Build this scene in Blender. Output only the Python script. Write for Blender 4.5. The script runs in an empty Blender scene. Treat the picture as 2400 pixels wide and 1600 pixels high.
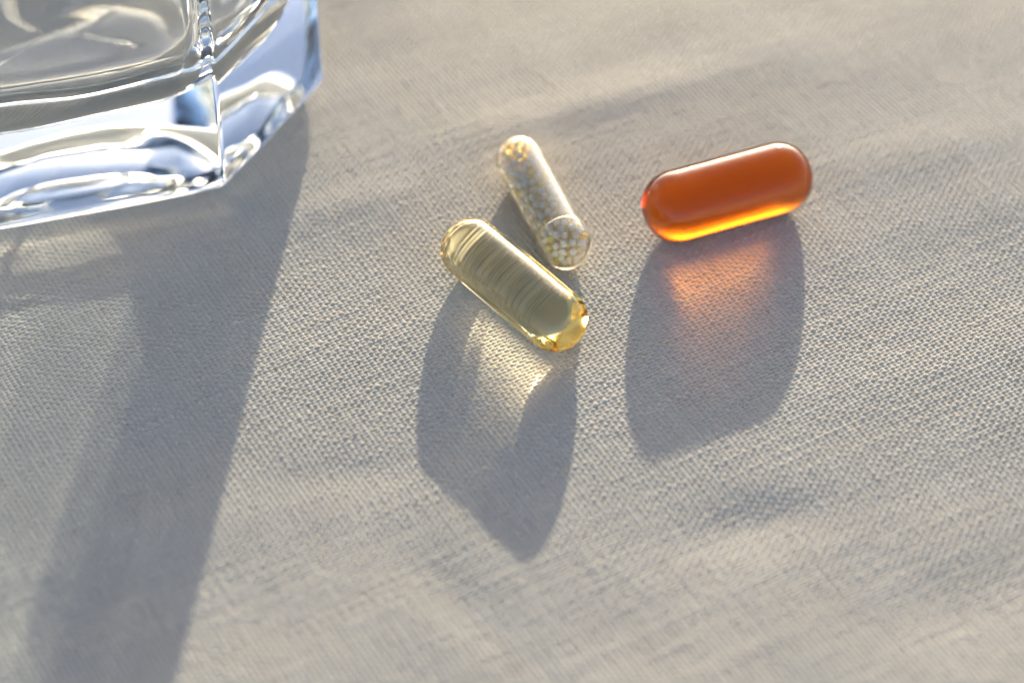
import bpy, bmesh, math, random
import numpy as np

# units: 1 Blender unit = 1 cm
scene = bpy.context.scene
scene.unit_settings.system = 'METRIC'
scene.unit_settings.scale_length = 0.01
C = scene.collection
R_ = math.radians

# ------------------------------------------------------------------ camera
PITCH, DIST = R_(45.0), 37.7
cd = bpy.data.cameras.new('camera')
cam = bpy.data.objects.new('camera', cd)
C.objects.link(cam)
scene.camera = cam
cam.location = (0, -DIST * math.cos(PITCH), DIST * math.sin(PITCH))
cam.rotation_euler = (math.pi / 2 - PITCH, 0, 0)
cd.sensor_width = 36.0
cd.lens = 100.0
cd.clip_start = 0.5
cd.clip_end = 3000.0
cd.dof.use_dof = True
cd.dof.focus_distance = 37.75
cd.dof.aperture_fstop = 0.1 / 1.02     # lens opening of 10 mm in centimetre units
cd.dof.aperture_blades = 0

# ------------------------------------------------------------------ world and sun
SUN_EL, SUN_AZ = R_(12.9), R_(83.5)     # azimuth counted from +x towards +y
world = bpy.data.worlds.new('World')
scene.world = world
world.use_nodes = True
wn = world.node_tree
bg = wn.nodes['Background']
sky = wn.nodes.new('ShaderNodeTexSky')
sky.sky_type = 'NISHITA'
sky.sun_disc = False
sky.sun_elevation = SUN_EL
sky.sun_rotation = math.pi / 2 - SUN_AZ
sky.air_density = 0.42
sky.dust_density = 1.5
sky.ozone_density = 0.0
wn.links.new(sky.outputs[0], bg.inputs[0])
bg.inputs[1].default_value = 0.135

sd = bpy.data.lights.new('sun', 'SUN')
sun = bpy.data.objects.new('sun', sd)
C.objects.link(sun)
sd.energy = 4.5
sd.angle = R_(0.8)
sd.color = (1.0, 0.985, 0.90)
sun.rotation_euler = (math.pi / 2 - SUN_EL, 0, SUN_AZ - math.pi / 2 + math.pi)
sun.location = (3, 40, 12)
sd.cycles.is_caustics_light = True

scene.view_settings.view_transform = 'Standard'
scene.view_settings.look = 'None'
scene.view_settings.exposure = 1.68
scene.view_settings.gamma = 1.0

cy = scene.cycles
cy.use_denoising = True
cy.denoiser = 'OPENIMAGEDENOISE'
cy.use_adaptive_sampling = False
cy.max_bounces = 24
cy.transmission_bounces = 24
cy.glossy_bounces = 12
cy.diffuse_bounces = 4
cy.transparent_max_bounces = 24
cy.caustics_refractive = True
cy.caustics_reflective = True
cy.blur_glossy = 0.3
cy.sample_clamp_indirect = 6.0

# ------------------------------------------------------------------ helpers
def link(o, parent=None):
    C.objects.link(o)
    if parent is not None:
        o.parent = parent
    return o

def mesh_obj(name, verts, faces, mat=None, parent=None, smooth=True):
    me = bpy.data.meshes.new(name)
    me.from_pydata([tuple(v) for v in verts], [], [tuple(f) for f in faces])
    me.update()
    if smooth:
        me.polygons.foreach_set('use_smooth', [True] * len(me.polygons))
    if mat:
        me.materials.append(mat)
    return link(bpy.data.objects.new(name, me), parent)

def tag(o, label, cat, group=None):
    o['label'] = label
    o['category'] = cat
    if group:
        o['group'] = group
    return o

def caster(o):
    o.cycles.is_caustics_caster = True
    return o

def receiver(o):
    o.cycles.is_caustics_receiver = True
    return o

def new_mat(name):
    m = bpy.data.materials.new(name)
    m.use_nodes = True
    nt = m.node_tree
    nt.nodes.clear()
    out = nt.nodes.new('ShaderNodeOutputMaterial')
    return m, nt, out

def node(nt, kind, **inp):
    n = nt.nodes.new(kind)
    for k, v in inp.items():
        n.inputs[k.replace('_', ' ')].default_value = v
    return n

# ------------------------------------------------------------------ cloth relief (metres of cloth never lie flat)
rng = np.random.default_rng(7)
WAVES = []
for i in range(46):
    lam = rng.uniform(1.1, 6.5)
    a = R_(rng.normal(112, 22)) if i % 4 else R_(rng.uniform(0, 180))   # fold lines run mostly left to right, rising away
    slope = rng.uniform(0.3, 1.0) * 0.0082
    WAVES.append((2 * math.pi / lam * math.cos(a), 2 * math.pi / lam * math.sin(a), rng.uniform(0, 2 * math.pi), slope * lam / (2 * math.pi)))
# single soft folds: (x, y, direction, half length, half width, height)
FOLDS = [
    (1.45, 5.00, 23, 2.3, 0.42, 0.066),
    (-2.25, 2.75, 19, 1.0, 0.36, 0.032),
    (3.05, -3.15, 19, 1.0, 0.42, -0.066),
    (-0.7, -4.4, -50, 1.2, 0.38, -0.036),
    (-2.0, -2.35, 12, 0.9, 0.36, -0.032),
    (5.9, 3.9, 20, 1.5, 0.50, 0.042),
    (5.6, -4.4, 24, 1.6, 0.55, -0.042),
]

def relief(x, y):
    h = -0.012 * np.clip(y - 2.4, 0, 8) ** 2 / (1 + np.exp(-(x + 1.6) / 0.6))   # slope added to brighten the far cloth by tilting it to the sun
    calm = 1 - 0.6 * np.exp(-((x - 1.2) / 3.2) ** 2 - ((y + 0.4) / 3.0) ** 2)   # smoothed where the pills were laid out
    for kx, ky, ph, am in WAVES:
        h += am * calm * np.sin(kx * x + ky * y + ph)
    for fx, fy, d, hl, hw, am in FOLDS:
        c, s = math.cos(R_(d)), math.sin(R_(d))
        u = (x - fx) * c + (y - fy) * s
        v = -(x - fx) * s + (y - fy) * c
        h += am * np.exp(-(u / hl) ** 2 - (v / hw) ** 2)
    return h

def relief_at(x, y):
    return float(relief(np.array([x], float), np.array([y], float))[0])

# ------------------------------------------------------------------ cloth material
def cloth_material(name, backing=False):
    m, nt, out = new_mat(name)
    L = nt.links.new
    geo = nt.nodes.new('ShaderNodeNewGeometry')
    att = nt.nodes.new('ShaderNodeAttribute')
    att.attribute_name = 'yarn_shade'
    n1 = node(nt, 'ShaderNodeTexNoise', Scale=9.0, Detail=3.0)
    L(geo.outputs['Position'], n1.inputs['Vector'])
    n2 = node(nt, 'ShaderNodeTexNoise', Scale=0.7, Detail=3.0)
    L(geo.outputs['Position'], n2.inputs['Vector'])
    ramp = nt.nodes.new('ShaderNodeValToRGB')
    ramp.color_ramp.elements[0].position = 0.2
    ramp.color_ramp.elements[0].color = (0.65, 0.572, 0.448, 1)
    ramp.color_ramp.elements[1].position = 0.8
    ramp.color_ramp.elements[1].color = (0.795, 0.718, 0.583, 1)
    mix = nt.nodes.new('ShaderNodeMath')
    mix.operation = 'MULTIPLY_ADD'
    mix.inputs[1].default_value = 0.35
    L(n1.outputs[0], mix.inputs[0])
    add = nt.nodes.new('ShaderNodeMath')
    add.operation = 'MULTIPLY_ADD'
    add.inputs[1].default_value = 0.35
    L(n2.outputs[0], add.inputs[0])
    sc = nt.nodes.new('ShaderNodeMath')
    sc.operation = 'MULTIPLY'
    sc.inputs[1].default_value = 0.30
    if backing:
        sc.inputs[0].default_value = 0.5
    else:
        L(att.outputs['Fac'], sc.inputs[0])
    L(sc.outputs[0], add.inputs[2])
    L(add.outputs[0], mix.inputs[2])
    L(mix.outputs[0], ramp.inputs[0])
    dif = node(nt, 'ShaderNodeBsdfDiffuse', Roughness=0.6)
    L(ramp.outputs[0], dif.inputs['Color'])
    sh = node(nt, 'ShaderNodeBsdfSheen', Roughness=0.45)
    L(ramp.outputs[0], sh.inputs['Color'])
    ms = nt.nodes.new('ShaderNodeMixShader')
    ms.inputs[0].default_value = 0.22                  # fuzz of loose fibres
    L(dif.outputs[0], ms.inputs[1])
    L(sh.outputs[0], ms.inputs[2])
    # fibres of the yarn: fine relief
    fn = node(nt, 'ShaderNodeTexNoise', Scale=160.0, Detail=2.0)
    L(geo.outputs['Position'], fn.inputs['Vector'])
    bp = node(nt, 'ShaderNodeBump', Strength=0.35, Distance=0.006)
    L(fn.outputs[0], bp.inputs['Height'])
    L(bp.outputs[0], dif.inputs['Normal'])
    L(ms.outputs[0], out.inputs['Surface'])
    return m

M_YARN = cloth_material('cotton_yarn')
M_BACK = cloth_material('cotton_backing', True)

# ------------------------------------------------------------------ tablecloth
ANG = R_(30.0)                       # direction of the thinner yarn
DA = np.array([math.cos(ANG), math.sin(ANG)])
DB = np.array([math.sin(ANG), -math.cos(ANG)])
SA, SB = 0.0535, 0.0715               # spacing of the A yarns (along B) and of the B yarns (along A)
Z_MID = -0.022

def build_backing():
    n = 150
    g = np.linspace(-1, 1, n)
    w = np.sign(g) * (np.abs(g) * 9.0 + np.abs(g) ** 5 * 60.0)
    X, Y = np.meshgrid(w, w + 0.5)
    fade = np.clip(2.4 - np.hypot(X, Y) / 10.0, 0, 1)
    Z = relief(X, Y) * fade + Z_MID - 0.022
    V = np.stack([X, Y, Z], -1).reshape(-1, 3)
    F = [(j * n + i, j * n + i + 1, (j + 1) * n + i + 1, (j + 1) * n + i) for j in range(n - 1) for i in range(n - 1)]
    return mesh_obj('tablecloth', V, F, M_BACK)

cloth = receiver(build_backing())
cloth['label'] = 'beige grey woven cotton tablecloth with soft wrinkles under the pills'
cloth['category'] = 'tablecloth'

# what the lens sees of the table, with a margin of about a centimetre
def inside(x, y):
    hw = 6.87 + (y - 0.3) * 0.128 + 0.95
    return (np.abs(x) < hw) & (y > -6.6) & (y < 10.2)

def smooth_noise(t, seed, step):
    r = np.random.default_rng(seed)
    k = np.floor(t / step).astype(int)
    k0 = k.min()
    tab = r.normal(0, 1, k.max() - k0 + 3)
    f = t / step - k
    f = f * f * (3 - 2 * f)
    return tab[k - k0] * (1 - f) + tab[k - k0 + 1] * f

def build_yarns(name, D, N, spacing, cross, which, half_w, half_h, amp):
    """yarns run along D, are laid side by side along N; `cross` is the spacing of the yarns they cross"""
    per = 3
    prof = np.array([-1.45, -0.62, 0.0, 0.62, 1.45])      # angles of the cross section, 0 = top
    npf = len(prof)
    allV, allF, allC = [], [], []
    base = 0
    nmax = int(14 / spacing)
    for i in range(-nmax, nmax + 1):
        r = np.random.default_rng(1000 * which + i + 500)
        off = i * spacing
        tmax = int(14 / cross)
        ks = np.arange(-tmax * per, tmax * per + 1)
        t = ks * cross / per
        px = D[0] * t + N[0] * off
        py = D[1] * t + N[1] * off
        ok = inside(px, py)
        if ok.sum() < 6:
            continue
        ii = np.where(ok)[0]
        ii = np.arange(ii[0], ii[-1] + 1)
        t, px, py = t[ii], px[ii], py[ii]
        seed = 77777 * which + i * 13 + 40000
        wob = smooth_noise(t, seed, 0.55) * spacing * 0.055 + smooth_noise(t, seed + 1, 0.13) * spacing * 0.05
        thick = 1.0 + (0.03 if which else 0.09) * r.normal() + 0.09 * smooth_noise(t, seed + 2, 0.16) + 0.07 * np.clip(smooth_noise(t, seed + 3, 0.5), -0.6, 3)
        thick = np.clip(thick, 0.72, 1.5)
        phase = math.pi * t / cross + (math.pi if (i + which) % 2 else 0.0)
        cz = np.cos(phase)
        z = Z_MID + amp * (np.sign(cz) * np.abs(cz) ** 0.8) * (1 + 0.12 * smooth_noise(t, seed + 4, 0.1)) + relief(px, py)
        z += 0.0016 * smooth_noise(t, seed + 5, 0.2)
        w = half_w * thick
        hh = half_h * thick
        sa, ca = np.sin(prof), np.cos(prof)
        lat = wob[:, None] + w[:, None] * sa[None, :]
        VX = px[:, None] + N[0] * lat
        VY = py[:, None] + N[1] * lat
        VZ = z[:, None] + hh[:, None] * ca[None, :]
        n = len(t)
        allV.append(np.stack([VX, VY, VZ], -1).reshape(-1, 3))
        a = (np.arange(n - 1)[:, None] * npf + np.arange(npf - 1)[None, :]).ravel() + base
        allF.append(np.stack([a, a + 1, a + npf + 1, a + npf], -1))
        sh = np.clip(0.5 + (0.05 if which else 0.17) * r.normal() + 0.14 * smooth_noise(t, seed + 6, 0.8), 0, 1)
        allC.append(np.repeat(sh, npf))
        base += n * npf
    V = np.concatenate(allV)
    F = np.concatenate(allF)
    me = bpy.data.meshes.new(name)
    me.vertices.add(len(V))
    me.vertices.foreach_set('co', V.ravel())
    me.loops.add(F.size)
    me.loops.foreach_set('vertex_index', F.ravel().astype(np.int32))
    me.polygons.add(len(F))
    me.polygons.foreach_set('loop_start', np.arange(0, F.size, 4, dtype=np.int32))
    me.polygons.foreach_set('use_smooth', np.ones(len(F), bool))
    at = me.attributes.new('yarn_shade', 'FLOAT', 'POINT')
    at.data.foreach_set('value', np.concatenate(allC).astype(np.float32))
    me.update(calc_edges=True)
    me.validate()
    me.materials.append(M_YARN)
    o = link(bpy.data.objects.new(name, me), cloth)
    o['kind'] = 'stuff'
    receiver(o)
    print(name, len(F) * 2, 'triangles')
    return o

build_yarns('warp_threads', DA, DB, SA, SB, 0, 0.0258, 0.0160, 0.0130)
build_yarns('weft_threads', DB, DA, SB, SA, 1, 0.0352, 0.0125, 0.0075)

# ------------------------------------------------------------------ capsule shapes
def pill_mesh(L, R, nseg=128, ncap=36, nmid=40, power=2.0, bulge=0.0):
    """closed capsule along x from 0 to L, centred on x = L/2"""
    prof = []
    for i in range(1, ncap + 1):
        a = math.pi / 2 * i / ncap
        rr = R * (1 - (math.cos(a)) ** power) ** (1 / power)
        prof.append((-L / 2 + R * (1 - math.cos(a)), rr))
    x0, x1 = prof[-1][0], -prof[-1][0]
    left = prof[:]
    mid = [(x0 + (x1 - x0) * k / nmid, R) for k in range(1, nmid)]
    right = [(-x, r) for x, r in reversed(left)]
    P = left + mid + right
    P = [(x, r * (1 + bulge * (1 - (2 * x / L) ** 2))) for x, r in P]
    V = [(-L / 2, 0, 0)]
    for x, r in P:
        for k in range(nseg):
            t = 2 * math.pi * k / nseg
            V.append((x, r * math.cos(t), r * math.sin(t)))
    V.append((L / 2, 0, 0))
    F = [(0, 1 + (k + 1) % nseg, 1 + k) for k in range(nseg)]
    for j in range(len(P) - 1):
        for k in range(nseg):
            a = 1 + j * nseg + k
            b = 1 + j * nseg + (k + 1) % nseg
            F.append((a, b, b + nseg, a + nseg))
    e = 1 + (len(P) - 1) * nseg
    F += [(e + k, e + (k + 1) % nseg, len(V) - 1) for k in range(nseg)]
    return V, F

def fix_normals(o):
    bm = bmesh.new()
    bm.from_mesh(o.data)
    bmesh.ops.recalc_face_normals(bm, faces=bm.faces)
    bm.to_mesh(o.data)
    bm.free()
    return o

def place(o, p, q, R):
    """lay a capsule with end-sphere centres p and q on the cloth"""
    cx, cyy = (p[0] + q[0]) / 2, (p[1] + q[1]) / 2
    hp, hq = relief_at(*p), relief_at(*q)
    hm = relief_at(cx, cyy)
    o.location = (cx, cyy, max(hm, (hp + hq) / 2) + R + 0.004)
    d = math.hypot(q[0] - p[0], q[1] - p[1])
    o.rotation_euler = (0, -math.atan2(hq - hp, d), math.atan2(q[1] - p[1], q[0] - p[0]))

def glass_mat(name, color, ior, rough=0.0):
    m, nt, out = new_mat(name)
    g = node(nt, 'ShaderNodeBsdfGlass', Color=(*color, 1), Roughness=rough, IOR=ior)
    nt.links.new(g.outputs[0], out.inputs['Surface'])
    return m, nt, out, g

# ------------------------------------------------------------------ amber softgel
def absorb(nt, out, color, density):
    v = node(nt, 'ShaderNodeVolumeAbsorption', Color=(*color, 1), Density=density)
    nt.links.new(v.outputs[0], out.inputs['Volume'])

AP, AQ, AR = (2.278, 2.148), (3.645, 2.708), 0.498
m_amber, nt, out = new_mat('amber_gelatin')
rf = node(nt, 'ShaderNodeBsdfRefraction', Color=(0.95, 0.63, 0.19, 1), Roughness=0.42, IOR=1.38)
gl = node(nt, 'ShaderNodeBsdfGlossy', Color=(1, 1, 1, 1), Roughness=0.025)
fr = node(nt, 'ShaderNodeFresnel', IOR=1.34)
mx = nt.nodes.new('ShaderNodeMixShader')
nt.links.new(fr.outputs[0], mx.inputs[0])
nt.links.new(rf.outputs[0], mx.inputs[1])
nt.links.new(gl.outputs[0], mx.inputs[2])
nt.links.new(mx.outputs[0], out.inputs['Surface'])
absorb(nt, out, (0.80, 0.36, 0.02), 1.7)
amber = fix_normals(mesh_obj('amber_softgel', *pill_mesh(1.477 + 2 * AR, AR, power=2.2), m_amber))
place(amber, AP, AQ, AR)
caster(amber)
tag(amber, 'glossy dark amber orange softgel pill lying alone on the right', 'pill')

# ------------------------------------------------------------------ yellow softgel
YP, YQ, YR = (-0.529, 1.306), (0.570, -0.013), 0.426
YL = 1.717
m_gel, nt, out, g = glass_mat('gelatin_round_clear_oil', (0.995, 0.975, 0.88), 1.50)
# the wall is golden gelatin, the filling a paler, slightly green oil that bends light the same: only the tint changes inside
tc = nt.nodes.new('ShaderNodeTexCoord')
sep = nt.nodes.new('ShaderNodeSeparateXYZ')
nt.links.new(tc.outputs['Object'], sep.inputs[0])
cl = nt.nodes.new('ShaderNodeClamp')
cl.inputs['Min'].default_value = -0.77
cl.inputs['Max'].default_value = 0.66
nt.links.new(sep.outputs['X'], cl.inputs['Value'])
cmb = nt.nodes.new('ShaderNodeCombineXYZ')
nt.links.new(cl.outputs[0], cmb.inputs['X'])
dst = nt.nodes.new('ShaderNodeVectorMath')
dst.operation = 'DISTANCE'
nt.links.new(tc.outputs['Object'], dst.inputs[0])
nt.links.new(cmb.outputs[0], dst.inputs[1])
mr = nt.nodes.new('ShaderNodeMapRange')
mr.inputs['From Min'].default_value = 0.335
mr.inputs['From Max'].default_value = 0.355
nt.links.new(dst.outputs['Value'], mr.inputs['Value'])
mixc = nt.nodes.new('ShaderNodeMix')
mixc.data_type = 'RGBA'
nt.links.new(mr.outputs[0], mixc.inputs['Factor'])
mixc.inputs['A'].default_value = (0.74, 0.88, 0.46, 1)
mixc.inputs['B'].default_value = (0.98, 0.78, 0.16, 1)
mixd = nt.nodes.new('ShaderNodeMapRange')
mixd.inputs['To Min'].default_value = 0.12
mixd.inputs['To Max'].default_value = 0.85
nt.links.new(mr.outputs[0], mixd.inputs['Value'])
va = nt.nodes.new('ShaderNodeVolumeAbsorption')
nt.links.new(mixc.outputs['Result'], va.inputs['Color'])
nt.links.new(mixd.outputs[0], va.inputs['Density'])
nt.links.new(va.outputs[0], out.inputs['Volume'])
m_gel.cycles.volume_step_rate = 0.25
yellow = fix_normals(mesh_obj('yellow_softgel', *pill_mesh(YL + 2 * YR, YR, power=2.12, bulge=0.02), m_gel))
place(yellow, YP, YQ, YR)
caster(yellow)
tag(yellow, 'translucent pale yellow softgel pill filled with clear oil, nearest the camera', 'pill')

# ------------------------------------------------------------------ white capsule with beads
WP, WQ, WR = (0.119, 3.219), (0.722, 1.517), 0.362
white = bpy.data.objects.new('beaded_capsule', None)
link(white)
place(white, WP, WQ, WR)
tag(white, 'clear two piece capsule filled with tiny white beads, lying just behind the yellow pill', 'capsule')

def shell_mat(name, haze, tint):
    """thin clear gelatin wall: mostly passes light straight on, mirrors a little, slightly milky"""
    m, nt, out = new_mat(name)
    L = nt.links.new
    tr = node(nt, 'ShaderNodeBsdfTransparent', Color=(*tint, 1))
    gl = node(nt, 'ShaderNodeBsdfGlossy', Color=(1, 1, 1, 1), Roughness=0.12)
    tl = node(nt, 'ShaderNodeBsdfTranslucent', Color=(0.98, 0.92, 0.80, 1))
    df = node(nt, 'ShaderNodeBsdfDiffuse', Color=(0.95, 0.90, 0.80, 1))
    h = nt.nodes.new('ShaderNodeMixShader'); h.inputs[0].default_value = 0.5
    L(tl.outputs[0], h.inputs[1]); L(df.outputs[0], h.inputs[2])
    a = nt.nodes.new('ShaderNodeMixShader'); a.inputs[0].default_value = haze
    L(tr.outputs[0], a.inputs[1]); L(h.outputs[0], a.inputs[2])
    fr = node(nt, 'ShaderNodeFresnel', IOR=1.5)
    b = nt.nodes.new('ShaderNodeMixShader')
    L(fr.outputs[0], b.inputs[0]); L(a.outputs[0], b.inputs[1]); L(gl.outputs[0], b.inputs[2])
    L(b.outputs[0], out.inputs['Surface'])
    return m

M_WSH = shell_mat('clear_capsule_wall', 0.20, (0.99, 0.97, 0.92))

def lathe(name, prof, mat, parent, nseg=64):
    """prof: list of (x, r) from one end to the other, r = 0 closes"""
    V, F, rings = [], [], []
    for x, r in prof:
        if r < 1e-6:
            rings.append([len(V)]); V.append((x, 0, 0))
        else:
            rings.append(list(range(len(V), len(V) + nseg)))
            V += [(x, r * math.cos(2 * math.pi * k / nseg), r * math.sin(2 * math.pi * k / nseg)) for k in range(nseg)]
    for a, b in zip(rings[:-1], rings[1:]):
        for k in range(nseg):
            k2 = (k + 1) % nseg
            if len(a) == 1:
                F.append((a[0], b[k2], b[k]))
            elif len(b) == 1:
                F.append((a[k], a[k2], b[0]))
            else:
                F.append((a[k], a[k2], b[k2], b[k]))
    return fix_normals(mesh_obj(name, V, F, mat, parent))

WL = 1.806                     # distance of the end centres
RB = 0.340                     # radius of the body, the cap slides over it
body = [(-WL / 2 - RB * math.cos(math.pi / 2 * i / 16), RB * math.sin(math.pi / 2 * i / 16)) for i in range(17)]
body += [(-WL / 2 + (WL - 0.12) * k / 12, RB) for k in range(1, 13)]
lathe('capsule_body', body, M_WSH, white)
xr = WL / 2 - 0.16            # rim of the cap
cap = [(xr + 0.012, RB + 0.004), (xr, RB + 0.014), (xr + 0.006, WR - 0.001), (xr + 0.03, WR + 0.003), (xr + 0.07, WR), (WL / 2, WR)]
cap += [(WL / 2 + WR * math.sin(math.pi / 2 * i / 16), WR * math.cos(math.pi / 2 * i / 16)) for i in range(1, 17)]
cap[-1] = (cap[-1][0], 0.0)
lathe('capsule_cap', cap, M_WSH, white)

def bead_mat(name, col, sss):
    m, nt, out = new_mat(name)
    p = node(nt, 'ShaderNodeBsdfPrincipled', Base_Color=(*col, 1), Roughness=0.45)
    p.inputs['Subsurface Weight'].default_value = sss
    p.inputs['Subsurface Radius'].default_value = (1.0, 0.7, 0.35)
    p.inputs['Subsurface Scale'].default_value = 0.3
    nt.links.new(p.outputs[0], out.inputs['Surface'])
    return m

M_BW = bead_mat('white_bead', (0.98, 0.89, 0.72), 0.8)
M_BY = bead_mat('golden_bead', (0.92, 0.66, 0.10), 0.8)

def ico(r, sub=2):
    bm = bmesh.new()
    bmesh.ops.create_icosphere(bm, subdivisions=sub, radius=r)
    me = bpy.data.meshes.new('bead')
    bm.to_mesh(me); bm.free()
    me.polygons.foreach_set('use_smooth', [True] * len(me.polygons))
    return me

def capsule_sd(p, rin):
    x = np.clip(p[0], -WL / 2, WL / 2)
    return math.sqrt((p[0] - x) ** 2 + p[1] ** 2 + p[2] ** 2) - rin

rb = 0.051
random.seed(4)
pts = []
def far_enough(p, d):
    return all((p[0] - q[0]) ** 2 + (p[1] - q[1]) ** 2 + (p[2] - q[2]) ** 2 > d * d for q in pts)
tries = 0
rin = RB - rb - 0.018
while tries < 26000:                       # beads that lie against the wall
    tries += 1
    x = random.uniform(-WL / 2 - rin, WL / 2 + rin)
    xc = min(max(x, -WL / 2), WL / 2)
    rho = math.sqrt(max(rin * rin - (x - xc) ** 2, 0)) 
    t = random.uniform(0, 2 * math.pi)
    k = random.uniform(0.93, 1.0)
    p = (xc + (x - xc) * k, rho * k * math.cos(t), rho * k * math.sin(t))
    if far_enough(p, 0.096):
        pts.append(p)
outer = list(pts)
tries = 0
while tries < 15000:                       # second layer seen through the gaps
    tries += 1
    x = random.uniform(-WL / 2 - rin, WL / 2 + rin)
    xc = min(max(x, -WL / 2), WL / 2)
    k = random.uniform(0.4, 0.74)
    rho = math.sqrt(max(rin * rin - (x - xc) ** 2, 0)) * k
    t = random.uniform(0, 2 * math.pi)
    p = (xc + (x - xc) * k, rho * math.cos(t), rho * math.sin(t))
    if far_enough(p, 0.086):
        pts.append(p)
inner = pts[len(outer):]
bw = [ico(rb * s) for s in (0.94, 1.0, 1.05)]
for b in bw:
    b.materials.append(M_BW)
by = ico(rb * 0.92); by.materials.append(M_BY)
rot = white.rotation_euler.to_matrix()
cdir = cam.location.normalized()
from mathutils import Vector
seen, hidden = [], []
for p in outer:
    nrm = Vector((p[0] - min(max(p[0], -WL / 2), WL / 2), p[1], p[2])).normalized()
    (seen if (rot @ nrm).dot(cdir) > -0.35 else hidden).append(p)
seen = seen[:300]
for i, p in enumerate(seen):
    gold = random.random() < 0.16
    o = link(bpy.data.objects.new('bead', by if gold else random.choice(bw)), white)
    o.location = p
def joined(name, plist, mat, r):
    src = ico(r, 1)
    v0 = np.array([v.co[:] for v in src.vertices]); f0 = np.array([q.vertices[:] for q in src.polygons])
    V = np.concatenate([v0 + np.array(p) for p in plist]); F = np.concatenate([f0 + k * len(v0) for k in range(len(plist))])
    o = mesh_obj(name, V, F, mat, white)
    o['kind'] = 'stuff'
    return o
joined('inner_beads', inner, M_BY, rb)
if hidden:
    joined('lower_beads', hidden, M_BW, rb)
print('beads', len(seen), len(hidden), len(inner))

# ------------------------------------------------------------------ drinking glass
K = np.array([-3.98, 2.82])
SIDE_W, SIDE_D, SIDE_N, TH0 = 3.8, 3.4, 2.58, 61.0
corners = []
p = K.copy()
for i in range(8):
    corners.append(p.copy())
    a = R_(TH0 + 45 * i)
    p = p + (SIDE_N if i % 2 == 0 else (SIDE_W if i % 4 == 3 else SIDE_D)) * np.array([math.cos(a), math.sin(a)])
corners = np.array(corners)
GC = corners.mean(0)

def ring(inset, rc, arc=7, seg=8):
    """octagon moved inwards by inset, corners rounded with radius rc; same vertex count for every ring"""
    pts = []
    n = 8
    q = []
    for i in range(n):
        # offset lines
        a0 = R_(TH0 + 45 * (i - 1)); a1 = R_(TH0 + 45 * i)
        n0 = np.array([-math.sin(a0), math.cos(a0)]); n1 = np.array([-math.sin(a1), math.cos(a1)])
        b = (n0 + n1); b = b / np.dot(b, n0)
        q.append(corners[i] - GC + b * inset)
    for i in range(n):
        a0 = R_(TH0 + 45 * (i - 1)); a1 = R_(TH0 + 45 * i)
        d0 = np.array([math.cos(a0), math.sin(a0)]); d1 = np.array([math.cos(a1), math.sin(a1)])
        n0 = np.array([-math.sin(a0), math.cos(a0)])
        tl = rc * math.tan(R_(22.5))
        s = q[i] - d0 * tl
        cen = s + n0 * rc
        for k in range(arc + 1):
            a = a0 - math.pi / 2 + (a1 - a0) * k / arc
            pts.append(cen + rc * np.array([math.cos(a), math.sin(a)]))
        e = q[i] + d1 * tl
        nx = q[(i + 1) % n] - d1 * tl
        for k in range(1, seg):
            f = k / seg
            pts.append(e * (1 - f) + nx * f)
    return np.array(pts)

def oval_blend(P, f, k=1.0):
    """blend a ring of the glass towards the oval that fits it"""
    eu = np.array([math.cos(R_(TH0 - 45)), math.sin(R_(TH0 - 45))])
    ev = np.array([-eu[1], eu[0]])
    u, v = P @ eu, P @ ev
    ra, rb_ = np.abs(u).max(), np.abs(v).max()
    ang = np.arctan2(v / rb_, u / ra)
    Q = np.outer(ra * k * np.cos(ang), eu) + np.outer(rb_ * k * np.sin(ang), ev)
    return P * (1 - f) + Q * f

m_glass, nt, out, g = glass_mat('clear_glass', (0.955, 0.970, 0.975), 1.52)
wr = np.random.default_rng(21)
GW = [(wr.normal(0, 1.6), wr.normal(0, 1.6), wr.normal(0, 2.2), wr.uniform(0, 6.28)) for _ in range(14)]
def wavy(P, z, amp):
    """pressed glass is never quite flat"""
    w = np.zeros(len(P))
    for kx, ky, kz, ph in GW:
        w += np.sin(kx * P[:, 0] + ky * P[:, 1] + kz * z + ph)
    w *= amp / 3.0
    r = np.hypot(P[:, 0], P[:, 1])[:, None]
    return P * (1 + w[:, None] / np.maximum(r, 0.3))

prof = []     # (z, ring points, kind)
for f in (0.2, 0.4, 0.6, 0.75, 0.9):        # underside: shallow hollow
    prof.append((0.12 * (1 - f ** 2), ring(0.42, 0.5) * f))
HEEL = 0.36
def base_ring(ins, rc, f):
    P = ring(ins, rc)
    return oval_blend(P, f, 1.0)
prof.append((0.0, base_ring(0.52, 0.45, 0.42)))
for k in range(0, 13):                      # rounded heel: the eight sides run down into a rounder foot
    a = math.pi / 2 * k / 12
    prof.append((HEEL * (1 - math.cos(a)), base_ring(HEEL * (1 - math.sin(a)) * 0.9, 0.14 + 0.25 * (1 - k / 12), 0.34 * (1 - math.sin(a)))))
for z in list(np.arange(0.52, 4.0, 0.14)) + [4.4, 4.9, 5.5, 6.2, 7.0, 7.8, 8.4, 8.7, 8.8]:
    prof.append((float(z), ring(0.0, 0.14)))
n_out = len(prof)
for k in range(1, 9):                       # lip
    a = math.pi * k / 8
    prof.append((8.8 + 0.15 * math.sin(a), ring(0.15 - 0.15 * math.cos(a), 0.14 + 0.2 * k / 8)))
T = 0.44
FLOOR, FR = 1.0, 1.6
for z in [8.4, 7.8, 7.2, 6.7, 6.2, 5.6, 5.0, 4.6] + list(np.arange(4.3, FLOOR + FR + 0.1, -0.15)):
    prof.append((float(z), ring(0.30 + (T - 0.30) * min((8.8 - z) / 5, 1), 0.35)))
for k in range(0, 19):                      # rounded inner floor
    a = math.pi / 2 * k / 18
    P = ring(T + FR * (1 - math.cos(a)) * 1.15, 0.40 + 0.55 * k / 18)
    prof.append((FLOOR + FR * (1 - math.sin(a)), oval_blend(P, 0.6 * k / 18)))
last = prof[-1][1]
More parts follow.
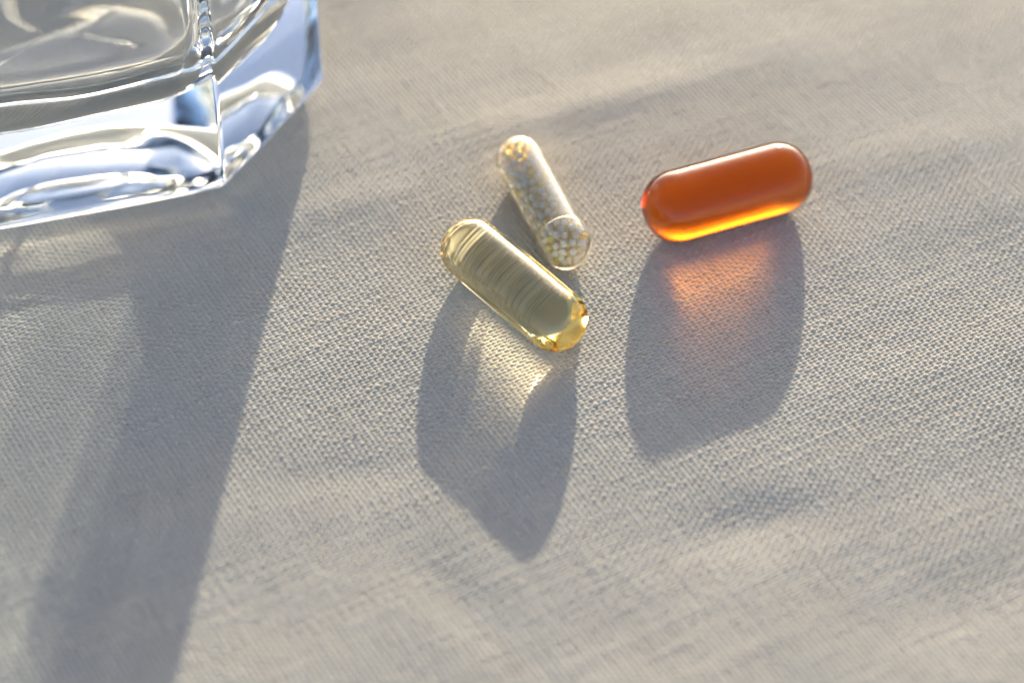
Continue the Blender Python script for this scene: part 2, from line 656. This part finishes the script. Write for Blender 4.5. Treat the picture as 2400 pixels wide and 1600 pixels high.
for f in (0.88, 0.75, 0.6, 0.45, 0.3, 0.15):
    prof.append((FLOOR - 0.10 * (1 - f ** 2), last * f))
prof = [(z, wavy(P, z, 0.009 if j < n_out else 0.016)) for j, (z, P) in enumerate(prof)]
n = len(prof[0][1])
V = [(0, 0, 0.12)]
for z, P in prof:
    V += [(a, b, z) for a, b in P]
V.append((0, 0, FLOOR - 0.1))
F = [(0, 1 + (k + 1) % n, 1 + k) for k in range(n)]
for j in range(len(prof) - 1):
    for k in range(n):
        a = 1 + j * n + k; b = 1 + j * n + (k + 1) % n
        F.append((a, b, b + n, a + n))
e = 1 + (len(prof) - 1) * n
F += [(e + k, e + (k + 1) % n, len(V) - 1) for k in range(n)]
tumbler = mesh_obj('drinking_glass', V, F, m_glass)
fix_normals(tumbler)
GZ = relief_at(*K) + 0.012
tumbler.location = (GC[0], GC[1], GZ)
caster(tumbler)
tag(tumbler, 'heavy clear eight sided drinking glass with a thick base at the top left corner', 'drinking glass')


# ------------------------------------------------------------------ lint on the cloth
m_lint, nt, out = new_mat('dark_lint')
d = node(nt, 'ShaderNodeBsdfDiffuse', Color=(0.05, 0.04, 0.035, 1))
nt.links.new(d.outputs[0], out.inputs['Surface'])
m_seed, nt, out = new_mat('brown_fleck')
d = node(nt, 'ShaderNodeBsdfDiffuse', Color=(0.33, 0.17, 0.07, 1))
nt.links.new(d.outputs[0], out.inputs['Surface'])

def fibre(x, y, ang, length, bend, rad=0.0022):
    V, F = [], []
    n = 7
    z0 = relief_at(x, y) + 0.006
    for i in range(n):
        t = i / (n - 1) - 0.5
        a = ang + bend * t
        cx = length * t
        cyy = bend * length * 0.5 * (t * t - 0.25)
        p = Vector((cx * math.cos(ang) - cyy * math.sin(ang), cx * math.sin(ang) + cyy * math.cos(ang), 0.010 * (1 - (2 * t) ** 2)))
        side = Vector((-math.sin(a), math.cos(a), 0))
        up = Vector((0, 0, 1))
        r = rad * (1.0 if 0 < i < n - 1 else 0.4)
        for k in range(5):
            q = 2 * math.pi * k / 5
            V.append(p + side * (r * math.cos(q)) + up * (r * math.sin(q)))
    for i in range(n - 1):
        for k in range(5):
            a = i * 5 + k; b = i * 5 + (k + 1) % 5
            F.append((a, b, b + 5, a + 5))
    F += [tuple(range(5)), tuple(range((n - 1) * 5 + 4, (n - 1) * 5 - 1, -1))]
    o = mesh_obj('loose_fibre', V, F, m_lint, cloth)
    o.location = (x, y, z0)
    return o

for x, y, a, l, b in ((3.42, 0.55, 2.2, 0.10, 0.5), (-5.05, 0.62, 1.2, 0.07, 0.4), (-0.15, -0.35, 0.4, 0.06, 0.8),
                      (5.2, -0.9, 2.6, 0.09, 0.7), (-1.7, 0.1, 1.9, 0.06, 0.6)):
    fibre(x, y, a, l, b)
rr = random.Random(12)
me_fleck = ico(0.5, 1)
me_fleck.materials.append(m_seed)
for x, y in ((-4.95, -1.5), (-2.95, -1.55), (4.95, 0.2), (-2.85, 0.9), (3.0, -1.2), (5.7, -2.4), (-3.5, -3.2), (1.9, 3.9), (4.6, 1.9), (-1.2, -2.9), (0.9, -3.4)):
    o = link(bpy.data.objects.new('fleck', me_fleck), cloth)
    o.location = (x, y, relief_at(x, y) - 0.003)
    o.scale = (rr.uniform(0.03, 0.055), rr.uniform(0.022, 0.032), 0.016)
    o.rotation_euler = (0, 0, rr.choice((ANG, ANG + math.pi / 2)))
